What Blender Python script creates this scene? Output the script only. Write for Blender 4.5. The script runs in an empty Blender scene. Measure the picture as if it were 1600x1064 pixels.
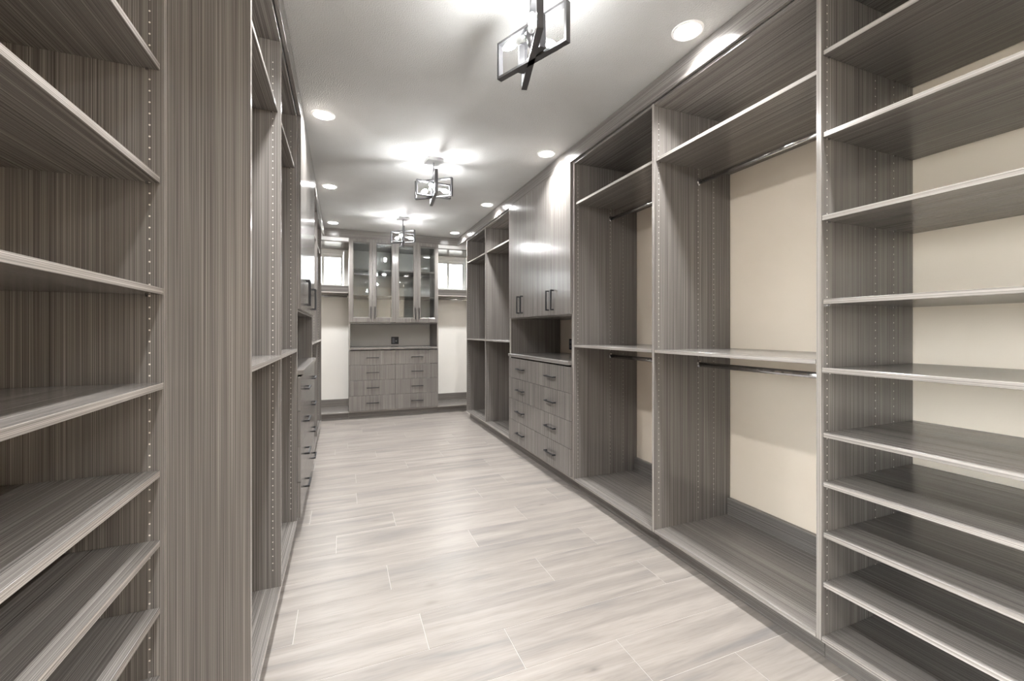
import bpy, bmesh, math, random
from mathutils import Vector, Matrix

random.seed(7)
S = bpy.context.scene
C = S.collection

# ------------------------------------------------------------------ camera
cam_d = bpy.data.cameras.new('camera')
cam = bpy.data.objects.new('camera', cam_d)
C.objects.link(cam)
cam.location = (0, 0, 1.276)
cam.rotation_euler = (math.pi / 2, 0, -0.3791)
cam_d.sensor_fit = 'HORIZONTAL'
cam_d.sensor_width = 36.0
cam_d.lens = 36.0 * 663.45 / 1600.0
cam_d.shift_y = -15.05 / 1600.0
cam_d.clip_start = 0.01
S.camera = cam

# ------------------------------------------------------------------ world, exposure
W = bpy.data.worlds.new('daylight')
S.world = W
W.use_nodes = True
bg = W.node_tree.nodes['Background']
# overcast sky above the horizon, darker ground below it
_nt = W.node_tree
_tc = _nt.nodes.new('ShaderNodeTexCoord')
_sx = _nt.nodes.new('ShaderNodeSeparateXYZ')
_mr = _nt.nodes.new('ShaderNodeMapRange')
_mr.inputs['From Min'].default_value = -0.03
_mr.inputs['From Max'].default_value = 0.03
_mx = _nt.nodes.new('ShaderNodeMix')
_mx.data_type = 'RGBA'
_mx.inputs[6].default_value = (0.30, 0.29, 0.27, 1)
_mx.inputs[7].default_value = (0.97, 0.98, 1.0, 1)
_nt.links.new(_tc.outputs['Generated'], _sx.inputs[0])
_nt.links.new(_sx.outputs['Z'], _mr.inputs['Value'])
_nt.links.new(_mr.outputs[0], _mx.inputs[0])
_nt.links.new(_mx.outputs[2], bg.inputs[0])
bg.inputs[1].default_value = 2.8
S.view_settings.view_transform = 'Standard'
S.view_settings.look = 'None'
S.view_settings.exposure = 3.25
S.view_settings.gamma = 1.0
S.view_settings.use_curve_mapping = False

BULB_STRENGTH = 52.0
DOWNLIGHT_WATTS = 2.3
WARM = (0.99, 0.99, 0.985, 1)

# ------------------------------------------------------------------ main dimensions (metres)
FR, FL, FB = 1.694, -0.262, 6.537        # cabinet front planes: right, left, back
WR, WL, WB, WF = 2.300, -0.868, 7.130, -1.70   # room walls
CEIL = 2.729
DECK = 0.112
TOP = 2.612                              # underside of crown / cabinet tops
T = 0.019                                # board thickness
DEPTH = 0.602
DB = 0.590                               # depth of the far end units


# ------------------------------------------------------------------ materials
def new_mat(name):
    m = bpy.data.materials.new(name)
    m.use_nodes = True
    nt = m.node_tree
    return m, nt, nt.nodes['Principled BSDF']


def N(nt, kind, **kw):
    n = nt.nodes.new(kind)
    for k, v in kw.items():
        setattr(n, k, v)
    return n


def ramp(nt, stops):
    r = nt.nodes.new('ShaderNodeValToRGB')
    e = r.color_ramp.elements
    while len(e) < len(stops):
        e.new(0.5)
    for el, (p, c) in zip(e, stops):
        el.position = p
        el.color = (*c, 1)
    return r


def object_vector(nt, scale):
    """object coordinates, shifted by a random amount for every object, stretched by scale"""
    tc = N(nt, 'ShaderNodeTexCoord')
    oi = N(nt, 'ShaderNodeObjectInfo')
    mul = N(nt, 'ShaderNodeMath', operation='MULTIPLY')
    mul.inputs[1].default_value = 37.0
    nt.links.new(oi.outputs['Random'], mul.inputs[0])
    add = N(nt, 'ShaderNodeVectorMath', operation='ADD')
    nt.links.new(tc.outputs['Object'], add.inputs[0])
    nt.links.new(mul.outputs[0], add.inputs[1])
    sc = N(nt, 'ShaderNodeVectorMath', operation='MULTIPLY')
    nt.links.new(add.outputs[0], sc.inputs[0])
    sc.inputs[1].default_value = scale
    return sc


def wood(name, axis, k=1.0):
    m, nt, b = new_mat(name)

    def grain(across, along, detail):
        v = [across] * 3
        v[axis] = along
        vec = object_vector(nt, v)
        n = N(nt, 'ShaderNodeTexNoise')
        n.inputs['Scale'].default_value = 1.0
        n.inputs['Detail'].default_value = detail
        n.inputs['Roughness'].default_value = 0.6
        nt.links.new(vec.outputs[0], n.inputs['Vector'])
        return n.outputs['Fac']
    broad = grain(45, 0.25, 1)
    mid = grain(500, 0.5, 2)
    fine = grain(1300, 1.3, 1)
    m1 = N(nt, 'ShaderNodeMix', data_type='FLOAT')
    m1.inputs[0].default_value = 0.52
    nt.links.new(mid, m1.inputs[2])
    nt.links.new(fine, m1.inputs[3])
    m2 = N(nt, 'ShaderNodeMix', data_type='FLOAT')
    m2.inputs[0].default_value = 0.09
    nt.links.new(m1.outputs[0], m2.inputs[2])
    nt.links.new(broad, m2.inputs[3])
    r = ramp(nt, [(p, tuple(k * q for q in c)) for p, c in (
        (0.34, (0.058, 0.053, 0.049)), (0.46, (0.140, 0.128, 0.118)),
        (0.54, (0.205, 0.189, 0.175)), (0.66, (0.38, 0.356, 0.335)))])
    nt.links.new(m2.outputs[0], r.inputs[0])
    nt.links.new(r.outputs[0], b.inputs['Base Color'])
    rr = N(nt, 'ShaderNodeMapRange')
    rr.inputs['From Min'].default_value = 0.35
    rr.inputs['From Max'].default_value = 0.65
    rr.inputs['To Min'].default_value = 0.27
    rr.inputs['To Max'].default_value = 0.18
    nt.links.new(m2.outputs[0], rr.inputs['Value'])
    nt.links.new(rr.outputs[0], b.inputs['Roughness'])
    bp = N(nt, 'ShaderNodeBump')
    bp.inputs['Strength'].default_value = 0.06
    bp.inputs['Distance'].default_value = 0.0006
    nt.links.new(m1.outputs[0], bp.inputs['Height'])
    nt.links.new(bp.outputs[0], b.inputs['Normal'])
    b.inputs['Specular IOR Level'].default_value = 0.55
    b.inputs['Anisotropic'].default_value = 0.45
    tg = N(nt, 'ShaderNodeTangent', direction_type='RADIAL', axis='XYZ'[axis])
    nt.links.new(tg.outputs[0], b.inputs['Tangent'])
    return m


WOOD = {'x': wood('grey_wood_grain_x', 0), 'y': wood('grey_wood_grain_y', 1), 'z': wood('grey_wood_grain_z', 2)}


EDGE = {'x': wood('lit_edge_tone_x', 0, 1.75), 'y': wood('lit_edge_tone_y', 1, 1.75), 'z': wood('lit_edge_tone_z', 2, 1.75)}  # same wood brightened to imitate light caught by front edges


def plain(name, col, rough=0.5, metal=0.0, spec=0.5):
    m, nt, b = new_mat(name)
    b.inputs['Base Color'].default_value = (*col, 1)
    b.inputs['Roughness'].default_value = rough
    b.inputs['Metallic'].default_value = metal
    b.inputs['Specular IOR Level'].default_value = spec
    return m


def textured(name, c0, c1, nscale, bump_scale, bump, rough):
    m, nt, b = new_mat(name)
    tc = N(nt, 'ShaderNodeTexCoord')
    n = N(nt, 'ShaderNodeTexNoise')
    n.inputs['Scale'].default_value = nscale
    n.inputs['Detail'].default_value = 3
    nt.links.new(tc.outputs['Object'], n.inputs['Vector'])
    r = ramp(nt, [(0.35, c0), (0.65, c1)])
    nt.links.new(n.outputs['Fac'], r.inputs[0])
    nt.links.new(r.outputs[0], b.inputs['Base Color'])
    n2 = N(nt, 'ShaderNodeTexNoise')
    n2.inputs['Scale'].default_value = bump_scale
    n2.inputs['Detail'].default_value = 2
    nt.links.new(tc.outputs['Object'], n2.inputs['Vector'])
    bp = N(nt, 'ShaderNodeBump')
    bp.inputs['Strength'].default_value = bump
    bp.inputs['Distance'].default_value = 0.004
    nt.links.new(n2.outputs['Fac'], bp.inputs['Height'])
    nt.links.new(bp.outputs[0], b.inputs['Normal'])
    b.inputs['Roughness'].default_value = rough
    return m


def plank_material():
    m, nt, b = new_mat('pale_wood_look_tile')
    v1 = object_vector(nt, (1.1, 13.0, 1.0))
    n1 = N(nt, 'ShaderNodeTexNoise')
    n1.inputs['Scale'].default_value = 1.0
    n1.inputs['Detail'].default_value = 4
    n1.inputs['Distortion'].default_value = 0.6
    nt.links.new(v1.outputs[0], n1.inputs['Vector'])
    r1 = ramp(nt, [(0.28, (0.180, 0.167, 0.160)), (0.45, (0.232, 0.209, 0.190)),
                   (0.56, (0.268, 0.241, 0.218)), (0.72, (0.310, 0.281, 0.257))])
    nt.links.new(n1.outputs['Fac'], r1.inputs[0])
    v2 = object_vector(nt, (9.0, 120.0, 1.0))
    n2 = N(nt, 'ShaderNodeTexNoise')
    n2.inputs['Scale'].default_value = 1.0
    n2.inputs['Detail'].default_value = 3
    nt.links.new(v2.outputs[0], n2.inputs['Vector'])
    r2 = ramp(nt, [(0.30, (0.88, 0.875, 0.875)), (0.50, (0.98, 0.98, 0.98)), (0.70, (1.03, 1.03, 1.03))])
    nt.links.new(n2.outputs['Fac'], r2.inputs[0])
    mx = N(nt, 'ShaderNodeMix', data_type='RGBA', blend_type='MULTIPLY')
    mx.inputs[0].default_value = 1.0
    nt.links.new(r1.outputs[0], mx.inputs[6])
    nt.links.new(r2.outputs[0], mx.inputs[7])
    # small grey knots
    v3 = object_vector(nt, (2.6, 5.2, 1.0))
    vo = N(nt, 'ShaderNodeTexVoronoi')
    vo.inputs['Scale'].default_value = 1.0
    nt.links.new(v3.outputs[0], vo.inputs['Vector'])
    r3 = ramp(nt, [(0.0, (0.50, 0.49, 0.50)), (0.045, (0.80, 0.79, 0.79)), (0.12, (1, 1, 1))])
    nt.links.new(vo.outputs['Distance'], r3.inputs[0])
    mx2 = N(nt, 'ShaderNodeMix', data_type='RGBA', blend_type='MULTIPLY')
    mx2.inputs[0].default_value = 0.8
    nt.links.new(mx.outputs[2], mx2.inputs[6])
    nt.links.new(r3.outputs[0], mx2.inputs[7])
    nt.links.new(mx2.outputs[2], b.inputs['Base Color'])
    b.inputs['Roughness'].default_value = 0.34
    b.inputs['Specular IOR Level'].default_value = 0.4
    return m


def glass_material():
    m = bpy.data.materials.new('clear_glass')
    m.use_nodes = True
    nt = m.node_tree
    nt.nodes.clear()
    out = N(nt, 'ShaderNodeOutputMaterial')
    tr = N(nt, 'ShaderNodeBsdfTransparent')
    tr.inputs[0].default_value = (0.93, 0.95, 0.95, 1)
    gl = N(nt, 'ShaderNodeBsdfGlossy')
    gl.inputs['Roughness'].default_value = 0.02
    fr = N(nt, 'ShaderNodeFresnel')
    fr.inputs['IOR'].default_value = 1.75
    mx = N(nt, 'ShaderNodeMixShader')
    nt.links.new(fr.outputs[0], mx.inputs[0])
    nt.links.new(tr.outputs[0], mx.inputs[1])
    nt.links.new(gl.outputs[0], mx.inputs[2])
    nt.links.new(mx.outputs[0], out.inputs[0])
    return m


def emitter(name, col, strength):
    m, nt, b = new_mat(name)
    b.inputs['Base Color'].default_value = (1, 1, 1, 1)
    b.inputs['Emission Color'].default_value = col
    b.inputs['Emission Strength'].default_value = strength
    return m


M = dict(
    wall=textured('cream_wall_paint', (0.87, 0.765, 0.640), (0.90, 0.795, 0.670), 3, 180, 0.06, 0.6),
    back_wall=textured('pale_grey_wall_paint', (0.86, 0.845, 0.81), (0.88, 0.865, 0.83), 3, 180, 0.06, 0.6),
    ceiling=textured('textured_ceiling_plaster', (0.45, 0.45, 0.44), (0.49, 0.49, 0.48), 2, 150, 0.8, 0.75),
    plank=plank_material(),
    grout=plain('pale_grout', (0.44, 0.415, 0.39), 0.8),
    chrome=plain('polished_chrome', (0.62, 0.62, 0.63), 0.12, 1.0),
    gunmetal=plain('dark_gunmetal', (0.030, 0.030, 0.033), 0.33, 0.5),
    fixture=plain('dark_brushed_metal', (0.16, 0.16, 0.165), 0.30, 0.9),
    canopy=plain('brushed_nickel', (0.45, 0.45, 0.45), 0.30, 0.9),
    vinyl=plain('white_vinyl', (0.90, 0.90, 0.88), 0.35),
    trim_white=plain('white_light_trim', (0.85, 0.85, 0.84), 0.4),
    hole=plain('pale_hole_rim', (0.72, 0.68, 0.62), 0.5),
    black=plain('black_plastic', (0.018, 0.019, 0.024), 0.35),
    grey=plain('grey_plastic', (0.20, 0.20, 0.23), 0.4),
    white=plain('white_plastic', (0.8, 0.8, 0.8), 0.4),
    socket=plain('grey_socket', (0.30, 0.30, 0.29), 0.4, 0.6),
    glass=glass_material(),
    bulb=emitter('lit_bulb', WARM, BULB_STRENGTH),
    lens=emitter('lit_downlight_lens', WARM, 6.0),
)

# ------------------------------------------------------------------ object helpers
WLOC = {}        # world location of every object's origin


def wl(o):
    return WLOC.get(o.name, Vector((0, 0, 0)))


def link(name, me, mat, parent, origin, kind=None):
    o = bpy.data.objects.new(name, me)
    C.objects.link(o)
    if mat is not None and me is not None and not me.materials:
        me.materials.append(mat)
    origin = Vector(origin)
    if parent is not None:
        o.parent = parent
        o.location = origin - wl(parent)
    else:
        o.location = origin
    WLOC[o.name] = origin
    if kind:
        o['kind'] = kind
    return o


def tag(o, label, cat, group=None):
    o['label'] = label
    o['category'] = cat
    if group:
        o['group'] = group
    return o


def thing(name, label, cat, origin, group=None):
    return tag(link(name, None, None, None, origin), label, cat, group)


def add_box(bm, lo, hi, bevel=0.0):
    c = [(a + b) / 2 for a, b in zip(lo, hi)]
    s = [abs(b - a) for a, b in zip(lo, hi)]
    r = bmesh.ops.create_cube(bm, size=1.0, matrix=Matrix.Translation(c) @ Matrix.Diagonal((*s, 1)))
    if bevel > 0:
        es = list({e for v in r['verts'] for e in v.link_edges})
        bmesh.ops.bevel(bm, geom=es, offset=bevel, segments=1, affect='EDGES', profile=0.5)


def mesh_of(bm, name):
    me = bpy.data.meshes.new(name)
    bm.normal_update()
    bm.to_mesh(me)
    bm.free()
    return me


def box(name, mat, parent, lo, hi, bevel=0.001, kind=None):
    lo2 = [min(a, b) for a, b in zip(lo, hi)]
    hi2 = [max(a, b) for a, b in zip(lo, hi)]
    c = [(a + b) / 2 for a, b in zip(lo2, hi2)]
    bm = bmesh.new()
    add_box(bm, [a - k for a, k in zip(lo2, c)], [a - k for a, k in zip(hi2, c)], bevel)
    return link(name, mesh_of(bm, name), mat, parent, c, kind)


def boxes(name, mat, parent, lst, origin, bevel=0.0, kind=None):
    bm = bmesh.new()
    for lo, hi in lst:
        add_box(bm, [a - k for a, k in zip(lo, origin)], [a - k for a, k in zip(hi, origin)], bevel)
    return link(name, mesh_of(bm, name), mat, parent, origin, kind)


def lathe(bm, prof, segs=16, mat4=Matrix()):
    rings = []
    for r, z in prof:
        if r < 1e-6:
            rings.append([bm.verts.new(mat4 @ Vector((0, 0, z)))])
        else:
            rings.append([bm.verts.new(mat4 @ Vector((r * math.cos(2 * math.pi * i / segs),
                                                      r * math.sin(2 * math.pi * i / segs), z))) for i in range(segs)])
    for a, b in zip(rings, rings[1:]):
        for i in range(segs):
            j = (i + 1) % segs
            if len(a) == 1 and len(b) > 1:
                bm.faces.new((a[0], b[j], b[i]))
            elif len(b) == 1 and len(a) > 1:
                bm.faces.new((a[i], a[j], b[0]))
            elif len(a) > 1:
                bm.faces.new((a[i], a[j], b[j], b[i]))


def smooth(o):
    for p in o.data.polygons:
        p.use_smooth = True
    return o


def tube(bm, pts, r, segs=10):
    pts = [Vector(p) for p in pts]
    rings = []
    for i, p in enumerate(pts):
        d = (pts[min(i + 1, len(pts) - 1)] - pts[max(i - 1, 0)]).normalized()
        u = d.orthogonal().normalized() if i == 0 else (pu - d * pu.dot(d)).normalized()
        pu = u
        v = d.cross(u)
        rings.append([bm.verts.new(p + r * (math.cos(2 * math.pi * k / segs) * u + math.sin(2 * math.pi * k / segs) * v))
                      for k in range(segs)])
    for a, b in zip(rings, rings[1:]):
        for i in range(segs):
            bm.faces.new((a[i], a[(i + 1) % segs], b[(i + 1) % segs], b[i]))
    bm.faces.new(rings[0][::-1])
    bm.faces.new(rings[-1])


# ---- wall runs: (a along the wall, b depth behind the front plane, z)
def pt(side, a, b, z):
    if side == 'R':
        return (FR + b, a, z)
    if side == 'L':
        return (FL - b, a, z)
    return (a, FB + b, z)


def along(side):
    return WOOD['x'] if side == 'B' else WOOD['y']


def ub(side, name, grain, parent, a0, a1, b0, b1, z0, z1, bevel=0.001, mat=None, kind=None):
    m = mat or (WOOD['z'] if grain == 'v' else (WOOD['x'] if side != 'B' else WOOD['y']) if grain == 'd' else along(side))
    o = box(name, m, parent, pt(side, a0, b0, z0), pt(side, a1, b1, z1), bevel, kind)
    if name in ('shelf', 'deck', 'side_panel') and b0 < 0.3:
        # front edge painted paler, as if catching the room light
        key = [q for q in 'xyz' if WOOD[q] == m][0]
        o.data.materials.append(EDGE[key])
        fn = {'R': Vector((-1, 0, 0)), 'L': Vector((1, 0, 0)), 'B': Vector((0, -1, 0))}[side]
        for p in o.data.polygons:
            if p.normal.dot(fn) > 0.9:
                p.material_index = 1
    return o


HOLE_COLUMNS = (0.033, 0.336, 0.462)


def pin_holes(side, panel, a0, a1, depth, z0=0.19, z1=2.55, faces_on=(-1, 1)):
    """rows of little pin holes drilled 32 mm apart on both faces of an upright panel"""
    org = wl(panel)
    verts, faces = [], []
    for b in HOLE_COLUMNS:
        if b > depth - 0.02:
            continue
        n = int((z1 - z0) / 0.032)
        for i in range(n):
            z = z0 + i * 0.032
            for a, sgn in ((a0 - 0.0003, -1), (a1 + 0.0003, 1)):
                if sgn not in faces_on:
                    continue
                base = len(verts)
                for k in range(6):
                    t = k * math.pi / 3
                    p = Vector(pt(side, a, b + 0.0026 * math.cos(t), z + 0.0026 * math.sin(t))) - org
                    verts.append(p)
                f = tuple(range(base, base + 6))
                faces.append(f)
    me = bpy.data.meshes.new('pin_holes')
    me.from_pydata([tuple(v) for v in verts], [], faces)
    o = link('pin_holes', me, M['hole'], panel, org, 'stuff')
    o['label'] = 'rows of small pale pin holes'
    return o


def upright(side, parent, a0, depth=DEPTH, b0=0.0, z0=DECK, z1=TOP, holes=True, faces_on=(-1, 1)):
    p = ub(side, 'side_panel', 'v', parent, a0, a0 + T, b0, b0 + depth, 0.094, z1)
    if holes:
        pin_holes(side, p, a0, a0 + T, depth, faces_on=faces_on)
    return p


def shelf(side, parent, a0, a1, b0, b1, ztop, pins=True):
    s = ub(side, 'shelf', 'a', parent, a0 + 0.001, a1 - 0.001, b0, b1, ztop - T, ztop)
    if pins:
        for a in (a0 + 0.004, a1 - 0.004):
            for b in (0.037, 0.462):
                if b0 < b < b1:
                    c = pt(side, a, b, ztop - T - 0.004)
                    box('shelf_pin', M['chrome'], s, [k - 0.003 for k in c], [k + 0.003 for k in c], 0.0)
    return s


def rod(side, parent, a0, a1, b, z):
    prof = []
    for k in range(12):
        t = 2 * math.pi * k / 12
        prof.append((0.0075 * math.cos(t), 0.0145 * math.sin(t)))
    mid = Vector(pt(side, (a0 + a1) / 2, b, z))
    bm = bmesh.new()
    rings = []
    for a in (a0 + 0.004, a1 - 0.004):
        rings.append([bm.verts.new(Vector(pt(side, a, b + u, z + w)) - mid) for u, w in prof])
    for i in range(12):
        bm.faces.new((rings[0][i], rings[0][(i + 1) % 12], rings[1][(i + 1) % 12], rings[1][i]))
    bm.faces.new(rings[0])
    bm.faces.new(rings[1])
    bmesh.ops.recalc_face_normals(bm, faces=bm.faces)
    o = link('clothes_rod', mesh_of(bm, 'clothes_rod'), M['chrome'], parent, mid)
    o['label'] = 'chrome oval clothes rod'
    smooth(o)
    for a, sgn in ((a0, 1), (a1, -1)):
        bm = bmesh.new()
        base = Vector(pt(side, a + sgn * 0.0005, b, z + 0.004))
        for k, (aa, rr) in enumerate(((0.0, 0.017), (0.006, 0.016), (0.010, 0.012))):
            rings.append(None)
        rgs = []
        for aa, su, sw in ((0.0, 0.014, 0.024), (0.005, 0.014, 0.024), (0.012, 0.0105, 0.019)):
            rgs.append([bm.verts.new(Vector(pt(side, a + sgn * (0.0005 + aa), b + su * math.cos(t), z + 0.004 + sw * math.sin(t))) - base)
                        for t in [2 * math.pi * q / 14 for q in range(14)]])
        for r0, r1 in zip(rgs, rgs[1:]):
            for i in range(14):
                bm.faces.new((r0[i], r0[(i + 1) % 14], r1[(i + 1) % 14], r1[i]))
        bm.faces.new(rgs[0])
        bm.faces.new(rgs[-1])
        bmesh.ops.recalc_face_normals(bm, faces=bm.faces)
        link('rod_bracket', mesh_of(bm, 'rod_bracket'), M['chrome'], o, base)
    return o


def pull(side, parent, a, z, b_face, length=0.176, vertical=False):
    """square-section bar pull standing off the face by 30 mm"""
    w, pr = 0.0056, 0.033
    org = Vector(pt(side, a, b_face - 0.0005, z))
    bm = bmesh.new()

    def bx(a0, a1, b0, b1, z0, z1):
        p, q = Vector(pt(side, a0, b0, z0)) - org, Vector(pt(side, a1, b1, z1)) - org
        add_box(bm, [min(u, v) for u, v in zip(p, q)], [max(u, v) for u, v in zip(p, q)], 0.0007)
    h = length / 2
    bf = b_face - 0.0005
    if vertical:
        bx(a - w, a + w, bf - pr, bf - pr + 2 * w, z - h, z + h)
        bx(a - w, a + w, bf - pr + 2 * w, bf, z - h, z - h + 2 * w)
        bx(a - w, a + w, bf - pr + 2 * w, bf, z + h - 2 * w, z + h)
    else:
        bx(a - h, a + h, bf - pr, bf - pr + 2 * w, z - w, z + w)
        bx(a - h, a - h + 2 * w, bf - pr + 2 * w, bf, z - w, z + w)
        bx(a + h - 2 * w, a + h, bf - pr + 2 * w, bf, z - w, z + w)
    o = link('handle', mesh_of(bm, 'handle'), M['gunmetal'], parent, org)
    o['label'] = 'dark metal bar pull'
    return o


# ================================================================== THE SETTING
fl = box('floor', M['grout'], None, (WL - 0.1, WF - 0.1, -0.06), (WR + 0.1, WB + 0.1, -0.0010), 0, 'structure')
fl['label'] = 'pale wood-look plank tile floor laid across the aisle'

# planks run across the aisle (along x) in rows 232.5 mm deep; joint positions per row
ROW0, PITCH, PLEN = 1.006, 0.2325, 1.196
JOINTS = {1: 1.05, 2: 0.643, 3: 0.322, 4: -0.19, 5: 0.222, 6: 0.746, 7: -0.036, 8: 0.324, 9: 0.992, 10: 0.098, 11: 0.75,
          13: 0.565, 15: 0.32, 0: 0.25, -1: 0.9, -2: 0.45, 12: 1.3, 14: 0.95, 16: 1.12, 17: 0.05, 18: 0.71, 19: 0.4}
g = 0.0012
for k in range(-11, 25):
    y0 = ROW0 + k * PITCH
    y1 = y0 + PITCH
    j = JOINTS.get(k, (k * 0.43) % PLEN)
    xs = [j + i * PLEN for i in range(-3, 4)]
    for xa, xb in zip(xs, xs[1:]):
        xa2, xb2 = max(xa, -0.46 if y0 > 1.3 else WL), min(xb, 1.80 if y0 > 0.05 else WR)
        ya, yb = max(y0, WF), min(y1, 6.60)
        if xb2 - xa2 < 0.02 or yb - ya < 0.02:
            continue
        box('plank', M['plank'], fl, (xa2 + g, ya + g, -0.010), (xb2 - g, yb - g, 0.0), 0.0004)

box('ceiling', M['ceiling'], None, (WL - 0.1, WF - 0.1, CEIL), (WR + 0.1, WB + 0.14, CEIL + 0.08), 0, 'structure')
box('wall_right', M['wall'], None, (WR, WF, 0), (WR + 0.1, WB, CEIL - 0.0005), 0, 'structure')
DY0, DY1, DZ1 = -1.45, 0.40, 2.30
boxes('wall_left', M['wall'], None, [((WL - 0.1, WF, 0), (WL, DY0, CEIL - 0.0005)), ((WL - 0.1, DY0, DZ1), (WL, DY1, CEIL - 0.0005)),
      ((WL - 0.1, DY1, 0), (WL, WB, CEIL - 0.0005))], (WL, 2.0, 0), 0, 'structure')
box('wall_front', M['wall'], None, (WL - 0.1, WF - 0.1, 0), (WR + 0.1, WF, CEIL - 0.0005), 0, 'structure')

# back wall with two window openings
WIN = [(-0.575, 0.012), (1.395, 1.982)]
WZ0, WZ1 = 1.965, 2.533
lst = []
xs = [WL - 0.1, WIN[0][0], WIN[0][1], WIN[1][0], WIN[1][1], WR + 0.1]
for i in range(5):
    if i in (1, 3):
        lst.append(((xs[i], WB, 0), (xs[i + 1], WB + 0.13, WZ0)))
        lst.append(((xs[i], WB, WZ1), (xs[i + 1], WB + 0.13, CEIL - 0.0005)))
    else:
        lst.append(((xs[i], WB, 0), (xs[i + 1], WB + 0.13, CEIL - 0.0005)))
boxes('wall_back', M['back_wall'], None, lst, (0.7, WB, 0), 0, 'structure')


def frame_boxes(x0, x1, z0, z1, y0, y1, w, wt=None):
    wt = wt or w
    return [((x0, y0, z0), (x0 + w, y1, z1)), ((x1 - w, y0, z0), (x1, y1, z1)),
            ((x0 + w, y0, z0), (x1 - w, y1, z0 + w)), ((x0 + w, y0, z1 - wt), (x1 - w, y1, z1))]


for i, (x0, x1) in enumerate(WIN):
    xm = (x0 + x1) / 2
    fw = boxes('window_%d' % (i + 1), M['vinyl'], None,
               frame_boxes(x0 + 0.001, x1 - 0.001, WZ0 + 0.001, WZ1 - 0.001, WB + 0.045, WB + 0.105, 0.010, 0.058),
               (xm, WB + 0.075, WZ0), 0.001, 'structure')
    fw['label'] = ['small white sliding window left of the glass cabinet', 'small white sliding window right of the glass cabinet'][i]
    for (sa, sb, yy) in ((x0 + 0.012, xm + 0.004, WB + 0.055), (xm - 0.012, x1 - 0.012, WB + 0.080)):
        sash = boxes('sash', M['vinyl'], fw, frame_boxes(sa, sb, WZ0 + 0.020, WZ1 - 0.060, yy, yy + 0.022, 0.030, 0.048),
                     ((sa + sb) / 2, yy, WZ0), 0.001)
        box('pane', M['glass'], sash, (sa + 0.030, yy + 0.009, WZ0 + 0.050), (sb - 0.030, yy + 0.013, WZ1 - 0.108), 0)

# added unseen glazed double door behind the viewpoint, lets fill daylight onto near cabinets
dg = boxes('added_fill_door_1', M['vinyl'], None, [((WL - 0.08, DY0 + 0.001, 0.0005), (WL - 0.02, DY0 + 0.05, DZ1 - 0.001)),
           ((WL - 0.08, DY1 - 0.05, 0.0005), (WL - 0.02, DY1 - 0.001, DZ1 - 0.001)),
           ((WL - 0.08, DY0 + 0.05, DZ1 - 0.05), (WL - 0.02, DY1 - 0.05, DZ1 - 0.001))], (WL - 0.05, (DY0 + DY1) / 2, 0), 0.001, 'structure')
dm = (DY0 + DY1) / 2
for ya, yb in ((DY0 + 0.052, dm - 0.001), (dm + 0.001, DY1 - 0.052)):
    w = 0.06
    lf = boxes('fill_door_leaf', M['vinyl'], dg, [((WL - 0.07, ya, 0.003), (WL - 0.03, ya + w, DZ1 - 0.053)), ((WL - 0.07, yb - w, 0.003), (WL - 0.03, yb, DZ1 - 0.053)),
               ((WL - 0.07, ya + w, 0.003), (WL - 0.03, yb - w, 0.12)), ((WL - 0.07, ya + w, DZ1 - 0.113), (WL - 0.03, yb - w, DZ1 - 0.053))],
               (WL - 0.05, (ya + yb) / 2, 0.003), 0.001)
    box('pane', M['glass'], lf, (WL - 0.052, ya + w, 0.12), (WL - 0.048, yb - w, DZ1 - 0.113), 0)

# crown fascia in the cabinet wood
CB, CO = 0.022, -0.019


def crown(n, side, a0, a1, label, off=0.0):
    o = ub(side, 'trim_%d' % n, 'a', None, a0, a1, CO + off, CO + off + 0.018, TOP + 0.0003, CEIL - 0.001, 0.0006, kind='structure')
    o['label'] = label
    return o


crown(1, 'R', 0.13, FB + CO - 0.001, 'grey wood crown fascia along the right cabinets')
crown(2, 'L', 1.503, FB + CO - 0.001, 'grey wood crown fascia along the left cabinets')
crown(3, 'B', FL - CO - 0.018, FR + CO + 0.018, 'grey wood crown fascia across the far end wall')
crown(4, 'L', 0.30, 1.485, 'grey wood crown fascia over the near left shelves', 0.21)

# ================================================================== CABINETS
MID, UP = 1.166, 2.289
TOE = 0.0525


def toe_kick(side, parent, a0, a1, off=0.0):
    return ub(side, 'toe_kick', 'a', parent, a0, a1, TOE + off, TOE + off + 0.016, 0.0005, 0.0925, 0.0006)


def deck(side, parent, a0, a1, b0=0.0, b1=DEPTH):
    return ub(side, 'deck', 'a', parent, a0, a1, b0, b1, DECK - T, DECK)


def rail(side, parent, a0, a1, z0):
    return ub(side, 'back_rail', 'a', parent, a0, a1, DEPTH - 0.028, DEPTH - 0.001, z0, z0 + 0.104)


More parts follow.
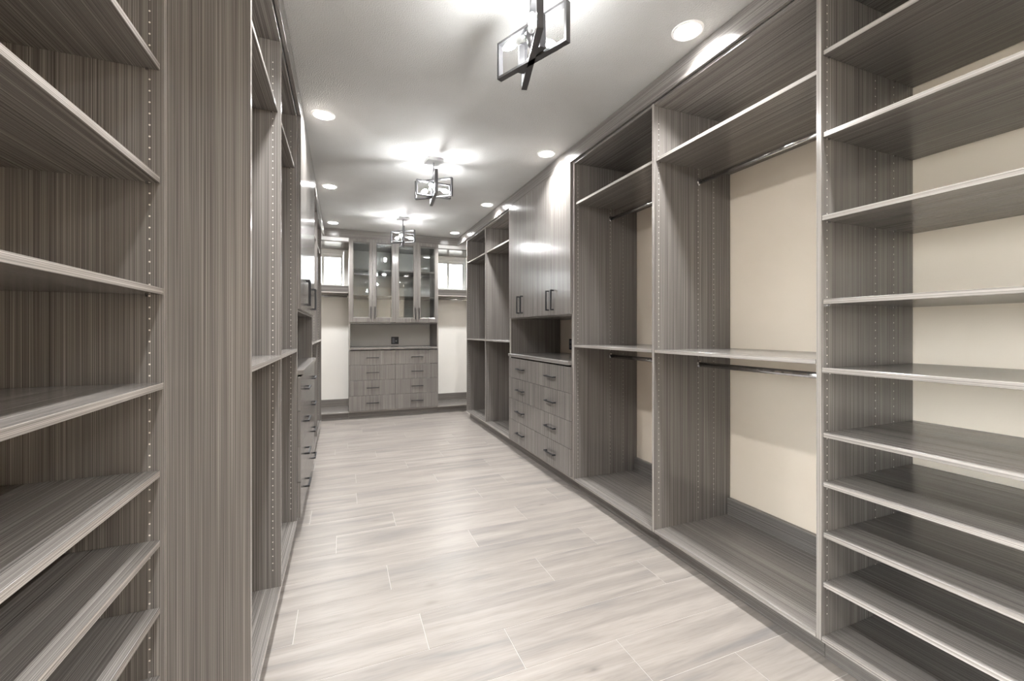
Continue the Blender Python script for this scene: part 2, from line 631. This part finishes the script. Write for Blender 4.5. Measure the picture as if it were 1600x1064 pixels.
def shelving_unit(side, label, a0, a1, off, near_b, tops, fixed):
    """a0..a1 outer faces; panels, ten boards, plinth"""
    o = thing('shelving_unit', label, 'shelves', pt(side, (a0 + a1) / 2, off + 0.3, 0), 'tall open shelving units')
    d = DEPTH - off
    for a in (a0, a1 - T):
        p = ub(side, 'side_panel', 'v', o, a, a + T, off, DEPTH, 0.094, TOP)
        org = wl(p)
        verts, faces = [], []
        for b in ((0.033, 0.336, 0.462) if off == 0 else (off + 0.033, DEPTH - 0.05)):
            for i in range(74):
                z = 0.19 + i * 0.032
                for aa in (a - 0.0003, a + T + 0.0003):
                    base = len(verts)
                    for k in range(6):
                        t = k * math.pi / 3
                        verts.append(tuple(Vector(pt(side, aa, b + 0.0026 * math.cos(t), z + 0.0026 * math.sin(t))) - org))
                    faces.append(tuple(range(base, base + 6)))
        me = bpy.data.meshes.new('pin_holes')
        me.from_pydata(verts, [], faces)
        link('pin_holes', me, M['hole'], p, org, 'stuff')['label'] = 'rows of small pale pin holes'
    toe_kick(side, o, a0, a1, off)
    deck(side, o, a0 + T + 0.0005, a1 - T - 0.0005, off)
    ub(side, 'top_panel', 'a', o, a0 + T + 0.0005, a1 - T - 0.0005, off + 0.002, DEPTH, TOP - T, TOP)
    for i, z in enumerate(tops):
        s = ub(side, 'shelf', 'a', o, a0 + T + 0.001, a1 - T - 0.001, off + (0.001 if i in fixed else 0.009), DEPTH - 0.004, z - T, z)
        for a in (a0 + T + 0.005, a1 - T - 0.005):
            for b in (off + 0.037, DEPTH - (0.14 if off == 0 else 0.05)):
                c = pt(side, a, b, z - T - 0.0035)
                box('shelf_pin', M['chrome'], s, [k - 0.003 for k in c], [k + 0.003 for k in c], 0)
    return o


SHELF_TOPS = (2.346, 2.033, 1.715, 1.397, 1.136, 0.889, 0.701, 0.507, 0.318)
shelving_unit('R', 'tall open grey wood shelving unit nearest on the right, cream wall behind its shelves', 0.130, 1.086, 0.0, 0,
              SHELF_TOPS, (2, 4))
shelving_unit('L', 'tall open grey wood shelving unit nearest on the left, cut off by the frame', 0.50, 1.503, 0.209, 0,
              (2.346, 2.030, 1.712, 1.397, 1.130, 0.882, 0.686, 0.495, 0.303), (3, 4))


def hanging_unit(side, label, a0, a1, panel_at, rods=True, end_panel=None):
    """bay a0..a1 clear width; panel_at = list of left-edge positions of the uprights it owns"""
    o = thing('hanging_unit', label, 'closet unit', pt(side, (a0 + a1) / 2, 0.3, 0), 'open double-hanging closet bays')
    for a in panel_at:
        upright(side, o, a, faces_on=(1,) if (side == 'L' and abs(a - 1.503) < 1e-6) else (-1, 1))
    lo, hi = min([a0] + list(panel_at)), max([a1] + [p + T for p in panel_at])
    toe_kick(side, o, lo + 0.001, hi - 0.001)
    deck(side, o, a0 + 0.0005, a1 - 0.0005)
    rail(side, o, a0 + 0.001, a1 - 0.001, DECK + 0.0005)
    shelf(side, o, a0, a1, 0.0, DEPTH - 0.004, MID, pins=False)
    shelf(side, o, a0, a1, 0.013, DEPTH - 0.004, UP)
    ub(side, 'top_panel', 'a', o, a0 + 0.0005, a1 - 0.0005, 0.002, DEPTH, TOP - T, TOP)
    if rods:
        rod(side, o, a0, a1, 0.336, 2.186)
        rod(side, o, a0, a1, 0.336, 1.071)
    return o


hanging_unit('R', 'open hanging bay beside the near right shelving, two chrome rods and widest cream wall', 1.087, 2.001, [2.002])
hanging_unit('R', 'open hanging bay between the right drawer cabinet and the nearer hanging bay', 2.022, 2.926, [2.927])
hanging_unit('R', 'open hanging bay just beyond the right drawer cabinet', 4.322, 5.168, [4.302, 5.169])
hanging_unit('R', 'last open hanging bay on the right, next to the far right window', 5.189, 6.039, [6.040])
hanging_unit('L', 'first open hanging bay behind the broad left end panel', 1.523, 2.189, [1.503, 2.190], rods=False)
hanging_unit('L', 'open hanging bay between the near left bay and the left drawer cabinet', 2.210, 2.905, [2.906], rods=False)
hanging_unit('L', 'narrow-looking open bay just beyond the left drawer cabinet', 4.322, 5.150, [4.302, 5.151], rods=False)
hanging_unit('L', 'last open bay on the left, next to the far left window', 5.171, 6.060, [6.061], rods=False)

FACE = -0.0195        # overlay fronts stand proud of the carcass
DZ = (0.114, 0.336, 0.557, 0.778, 0.990)


def drawer_cabinet(side, label, a0, a1, cols=2):
    o = thing('drawer_cabinet', label, 'drawers', pt(side, (a0 + a1) / 2, 0.3, 0), 'eight-drawer base cabinets')
    dep = DB if side == 'B' else DEPTH
    for a in (a0, a1 - T):
        ub(side, 'side_panel', 'v', o, a, a + T, 0.0, dep, 0.094, TOP)
    toe_kick(side, o, a0 + 0.001, a1 - 0.001)
    deck(side, o, a0 + T + 0.0005, a1 - T - 0.0005, 0.0, dep)
    i0, i1 = a0 + 0.006, a1 - 0.006
    am = (a0 + a1) / 2
    ub(side, 'divider', 'v', o, am - T / 2, am + T / 2, 0.002, DEPTH - 0.02, DECK + 0.0005, 0.994)
    for (c0, c1) in ((i0, am), (am, i1)):
        for z0, z1 in zip(DZ, DZ[1:]):
            f = ub(side, 'drawer_front', 'v', o, c0 + 0.0013, c1 - 0.0013, FACE, FACE + 0.0185, z0 + 0.0013, z1 - 0.0013)
            pull(side, f, (c0 + c1) / 2, (z0 + z1) / 2 + 0.0, FACE)
    return o


def countertop(side, label, a0, a1):
    o = ub(side, 'countertop', 'a', None, a0, a1, -0.034, (DB if side == 'B' else DEPTH) - 0.001, 1.002, 1.032, 0.0015)
    return tag(o, label, 'countertop', 'countertops over the drawers')


def wall_cabinet(side, label, a0, a1):
    o = thing('wall_cabinet', label, 'cabinet', pt(side, (a0 + a1) / 2, 0.3, 1.40), 'four-door upper cabinets')
    ub(side, 'bottom_panel', 'a', o, a0 + 0.0005, a1 - 0.0005, 0.0, DEPTH, 1.398, 1.417)
    ub(side, 'top_panel', 'a', o, a0 + 0.0005, a1 - 0.0005, 0.002, DEPTH, TOP - T, TOP)
    am = (a0 + a1) / 2
    ub(side, 'divider', 'v', o, am - T / 2, am + T / 2, 0.002, DEPTH, 1.418, TOP - T - 0.001)
    e0, e1 = a0 - T + 0.006, a1 + T - 0.006
    w = (e1 - e0) / 4
    for i in range(4):
        d0, d1 = e0 + i * w, e0 + (i + 1) * w
        d = ub(side, 'door', 'v', o, d0 + 0.0013, d1 - 0.0013, FACE, FACE + 0.0185, 1.412, TOP - 0.001)
        ha = d1 - 0.045 if i % 2 == 0 else d0 + 0.045
        pull(side, d, ha, 1.54, FACE, 0.176, True)
    return o


drawer_cabinet('R', 'grey wood base cabinet with eight drawers on the right side of the aisle', 2.947, 4.301)
countertop('R', 'grey wood countertop over the right drawers, black outlet above it', 2.968, 4.280)
wall_cabinet('R', 'upper cabinet with four plain doors above the right countertop', 2.967, 4.281)
drawer_cabinet('L', 'grey wood base cabinet with eight drawers on the left side, seen edge-on', 2.926, 4.301)
countertop('L', 'grey wood countertop over the left drawers, seen edge-on', 2.947, 4.280)
wall_cabinet('L', 'upper cabinet with four plain doors above the left countertop, glossy reflections', 2.946, 4.281)

# ---- far end wall
BL, BR = 0.079, 1.374
drawer_cabinet('B', 'grey wood base cabinet with eight drawers against the far end wall', BL, BR)
countertop('B', 'grey wood countertop on the far end drawers, outlet on the wall above', BL + T + 0.001, BR - T - 0.001)

gc = thing('glass_cabinet', 'upper cabinet with four glass doors on the far end wall', 'cabinet', (0.726, FB + 0.3, 1.39))
a0, a1 = BL + T, BR - T
ub('B', 'bottom_panel', 'a', gc, a0 + 0.0005, a1 - 0.0005, 0.0, DEPTH - 0.012, 1.380, 1.399)
ub('B', 'top_panel', 'a', gc, a0 + 0.0005, a1 - 0.0005, 0.002, DEPTH - 0.012, 2.541, 2.560)
ub('B', 'top_rail', 'a', gc, a0 + 0.0005, a1 - 0.0005, 0.002, 0.02, 2.561, TOP)
am = (a0 + a1) / 2
ub('B', 'divider', 'v', gc, am - T / 2, am + T / 2, 0.002, DEPTH - 0.012, 1.3995, 2.540)
for s0, s1 in ((a0, am - T / 2), (am + T / 2, a1)):
    for z in (2.180, 1.800):
        ub('B', 'shelf', 'a', gc, s0 + 0.001, s1 - 0.001, 0.03, DEPTH - 0.015, z - T, z)
e0, e1 = BL + 0.010, BR - 0.010
w = (e1 - e0) / 4
for i in range(4):
    d0, d1 = e0 + i * w + 0.0013, e0 + (i + 1) * w - 0.0013
    z0, z1 = 1.402, TOP - 0.001
    st = 0.054
    org = ((d0 + d1) / 2, FB + FACE + 0.01, (z0 + z1) / 2)
    bm = bmesh.new()
    # four mitred members with a sloping inner lip
    yf, yb_ = FACE + FB - org[1], FACE + FB + 0.019 - org[1]

    def ring(x0, x1, zz0, zz1, y):
        return [bm.verts.new((x0 - org[0], y, zz0 - org[2])), bm.verts.new((x1 - org[0], y, zz0 - org[2])),
                bm.verts.new((x1 - org[0], y, zz1 - org[2])), bm.verts.new((x0 - org[0], y, zz1 - org[2]))]
    r0 = ring(d0, d1, z0, z1, yb_)
    r1 = ring(d0, d1, z0, z1, yf)
    r2 = ring(d0 + st - 0.012, d1 - st + 0.012, z0 + st + 0.008, z1 - st + 0.008, yf)
    r3 = ring(d0 + st, d1 - st, z0 + st + 0.02, z1 - st, yf + 0.010)
    r4 = ring(d0 + st, d1 - st, z0 + st + 0.02, z1 - st, yb_)
    for p, q in ((r0, r1), (r1, r2), (r2, r3), (r3, r4), (r4, r0)):
        for k in range(4):
            bm.faces.new((p[k], p[(k + 1) % 4], q[(k + 1) % 4], q[k]))
    bmesh.ops.recalc_face_normals(bm, faces=bm.faces)
    dr = link('door', mesh_of(bm, 'door'), WOOD['z'], gc, org)
    dr['label'] = 'grey wood door frame around clear glass'
    box('pane', M['glass'], dr, (d0 + st + 0.0002, FB + FACE + 0.011, z0 + st + 0.0202), (d1 - st - 0.0002, FB + FACE + 0.015, z1 - st - 0.0002), 0)
    ha = d1 - 0.027 if i % 2 == 0 else d0 + 0.027
    pull('B', dr, ha, 1.54, FACE, 0.176, True)


def window_bay(label, a0, a1):
    o = thing('hanging_unit', label, 'closet unit', pt('B', (a0 + a1) / 2, 0.3, 0), 'open bays under the end wall windows')
    toe_kick('B', o, a0, a1)
    deck('B', o, a0 + 0.0005, a1 - 0.0005, 0.0, DB)
    ub('B', 'back_rail', 'a', o, a0 + 0.001, a1 - 0.001, 0.566, 0.592, DECK + 0.0005, DECK + 0.105)
    ub('B', 'shelf', 'a', o, a0 + 0.001, a1 - 0.001, 0.24, 0.592, 1.836, 1.855)
    ub('B', 'back_rail', 'a', o, a0 + 0.001, a1 - 0.001, 0.572, 0.592, 1.8555, 1.978)
    ub('B', 'top_panel', 'a', o, a0 + 0.001, a1 - 0.001, 0.0, 0.592, 2.541, 2.560)
    ub('B', 'filler_strip', 'a', o, a0 + 0.001, a1 - 0.001, 0.002, 0.014, 2.5605, CEIL - 0.002, mat=M['trim_white'])['label'] = 'white filler strip above the bay'
    rod('B', o, a0, a1, 0.33, 1.795)
    return o


window_bay('open hanging bay under the far left window', WL + 0.002, BL - 0.001)
window_bay('open hanging bay under the far right window', BR + 0.001, WR - 0.002)

# ================================================================== LIGHTS
def downlight(x, y, label):
    o = thing('recessed_downlight', label, 'light', (x, y, CEIL), 'round recessed ceiling downlights')
    bm = bmesh.new()
    lathe(bm, [(0.060, -0.0005), (0.061, -0.006), (0.066, -0.007), (0.074, -0.003), (0.075, -0.0006)], 32)
    smooth(link('trim_ring', mesh_of(bm, 'trim_ring'), M['trim_white'], o, (x, y, CEIL)))
    bm = bmesh.new()
    lathe(bm, [(0.0599, -0.0012), (0.040, -0.0022), (0.0, -0.0026)], 32)
    ln = link('lens', mesh_of(bm, 'lens'), M['lens'], o, (x, y, CEIL))
    ln['label'] = 'glowing white lens'
    for p in ln.data.polygons:
        if p.normal.z > 0:
            p.flip()
    la = bpy.data.lights.new('downlight_lamp', 'AREA')
    la.shape = 'DISK'
    la.size = 0.112
    la.energy = DOWNLIGHT_WATTS
    la.color = WARM[:3]
    la.spread = math.radians(128)
    lo = bpy.data.objects.new('downlight_lamp', la)
    C.objects.link(lo)
    lo.parent = o
    lo.location = (0, 0, -0.0045)
    return o


DL = [(1.550, 1.595, 'largest recessed downlight, nearest on the right above the right hanging bays'),
      (-0.122, 3.120, 'recessed downlight nearest on the left side of the ceiling'),
      (1.550, 3.130, 'second recessed downlight on the right, level with the near end of the upper doors'),
      (-0.122, 4.640, 'middle one of the three recessed downlights along the left cabinets'),
      (1.542, 4.645, 'third recessed downlight on the right, just past the plain upper doors'),
      (-0.122, 6.180, 'farthest recessed downlight on the left, above the far left window'),
      (1.542, 6.160, 'farthest recessed downlight on the right, near the far right window'),
      (-0.122, 1.595, 'recessed downlight over the near left end panel, outside the frame'),
      (1.550, 0.070, 'added fill downlight over the near right shelving, unseen outside the frame'),  # from here on: unseen downlights continuing the grid, added to light the near end
      (-0.122, 0.070, 'added fill downlight left of the viewpoint, unseen outside the frame'),
      (1.550, -1.20, 'added fill downlight, unseen behind the viewpoint on the right'),
      (-0.122, -1.20, 'added fill downlight, unseen behind the viewpoint on the left')]
for x, y, lab in DL:
    downlight(x, y, lab)


def flat_frame(parent, ctr, ang, length, height, z0, bar=0.010, wid=0.026):
    """open rectangular frame of flat bar, standing upright, turned by ang about z"""
    bm = bmesh.new()
    h = length / 2
    zc = z0 + height / 2
    for lo, hi in (((-h, -wid / 2, -height / 2), (h, wid / 2, -height / 2 + bar)),
                   ((-h, -wid / 2, height / 2 - bar), (h, wid / 2, height / 2)),
                   ((-h, -wid / 2, -height / 2 + bar), (-h + bar, wid / 2, height / 2 - bar)),
                   ((h - bar, -wid / 2, -height / 2 + bar), (h, wid / 2, height / 2 - bar))):
        add_box(bm, lo, hi)
    bmesh.ops.transform(bm, matrix=Matrix.Rotation(math.radians(ang), 4, 'Z'), verts=bm.verts)
    return link('frame', mesh_of(bm, 'frame'), M['fixture'], parent, (ctr[0], ctr[1], zc))


def pendant(x, y, label, angs):
    o = thing('pendant_light', label, 'light', (x, y, CEIL), 'ceiling lights of crossed rectangular metal frames')
    bm = bmesh.new()
    add_box(bm, (-0.066, -0.066, -0.026), (0.066, 0.066, -0.0005), 0.002)
    bmesh.ops.transform(bm, matrix=Matrix.Rotation(math.radians(8), 4, 'Z'), verts=bm.verts)
    link('canopy', mesh_of(bm, 'canopy'), M['canopy'], o, (x, y, CEIL))
    zh = 2.490
    bm = bmesh.new()
    tube(bm, [(0, 0, -0.026), (0, 0, zh + 0.03 - CEIL)], 0.0065, 10)
    smooth(link('stem', mesh_of(bm, 'stem'), M['fixture'], o, (x, y, CEIL)))
    bm = bmesh.new()
    lathe(bm, [(0.0, 0.035), (0.011, 0.035), (0.020, 0.024), (0.022, 0.0), (0.020, -0.022), (0.012, -0.05), (0.0, -0.052)], 18)
    smooth(link('hub', mesh_of(bm, 'hub'), M['fixture'], o, (x, y, zh)))
    for (ang, ln, ht, z0) in angs:
        flat_frame(o, (x, y), ang, ln, ht, z0)
    for a in (7, 127, 247):
        t = math.radians(a)
        d = Vector((math.cos(t), math.sin(t), -0.10)).normalized()
        rot = d.to_track_quat('Z', 'Y').to_matrix().to_4x4()
        bm = bmesh.new()
        lathe(bm, [(0.0, 0.012), (0.006, 0.012), (0.006, 0.026), (0.0135, 0.028), (0.0145, 0.070), (0.012, 0.072), (0.0, 0.072)], 14, rot)
        so = smooth(link('socket', mesh_of(bm, 'socket'), M['socket'], o, (x, y, zh)))
        bm = bmesh.new()
        lathe(bm, [(0.0, 0.0725), (0.009, 0.0725), (0.0155, 0.088), (0.0170, 0.098), (0.0150, 0.112), (0.0095, 0.127), (0.004, 0.137), (0.0, 0.139)], 12, rot)
        bmesh.ops.recalc_face_normals(bm, faces=bm.faces)
        bu = smooth(link('bulb', mesh_of(bm, 'bulb'), M['bulb'], so, (x, y, zh)))
        bu['label'] = 'glowing candle-shaped bulb'
    return o


F_NEAR = ((-65, 0.37, 0.158, 2.375), (75, 0.40, 0.19, 2.375), (94, 0.19, 0.130, 2.382))
F_FAR = ((-38, 0.345, 0.158, 2.405), (7, 0.30, 0.125, 2.415), (85, 0.40, 0.19, 2.392))
pendant(0.717, 1.587, 'nearest ceiling light of crossed metal frames, cut by the top of the photo', F_NEAR)
pendant(0.717, 3.600, 'middle ceiling light of crossed metal frames, square plate on the ceiling', F_FAR)
pendant(0.717, -0.420, 'unseen ceiling light of crossed metal frames behind the viewpoint, added for fill', F_NEAR)  # added lamp out of view, brightens faces turned toward the viewpoint
pendant(0.717, 5.590, 'farthest ceiling light of crossed metal frames, in front of the glass cabinet', F_FAR)

# ================================================================== OUTLETS
ob = thing('electrical_outlet', 'square black double outlet on the wall above the far end countertop', 'outlet', (0.787, WB, 1.12))
box('cover_plate', M['black'], ob, (0.729, WB - 0.007, 1.060), (0.846, WB - 0.0003, 1.179), 0.002)
box('socket_insert', M['grey'], ob, (0.745, WB - 0.0095, 1.078), (0.782, WB - 0.0072, 1.160), 0.001)
box('socket_insert', M['black'], ob, (0.793, WB - 0.0095, 1.078), (0.830, WB - 0.0072, 1.160), 0.001)
bm = bmesh.new()
lathe(bm, [(0.012, 0.0), (0.012, 0.012), (0.0, 0.014)], 14, Matrix.Rotation(math.pi / 2, 4, 'X'))
smooth(link('plug', mesh_of(bm, 'plug'), M['white'], ob, (0.806, WB - 0.0097, 1.112)))
bmesh_out = thing('electrical_outlet', 'black outlet on the cream wall above the right countertop', 'outlet', (WR, 4.04, 1.13))
box('cover_plate', M['black'], bmesh_out, (WR - 0.007, 4.003, 1.073), (WR - 0.0003, 4.075, 1.188), 0.002)
for zc in (1.106, 1.156):
    box('socket_insert', M['grey'], bmesh_out, (WR - 0.0095, 4.023, zc - 0.017), (WR - 0.0072, 4.055, zc + 0.017), 0.001)
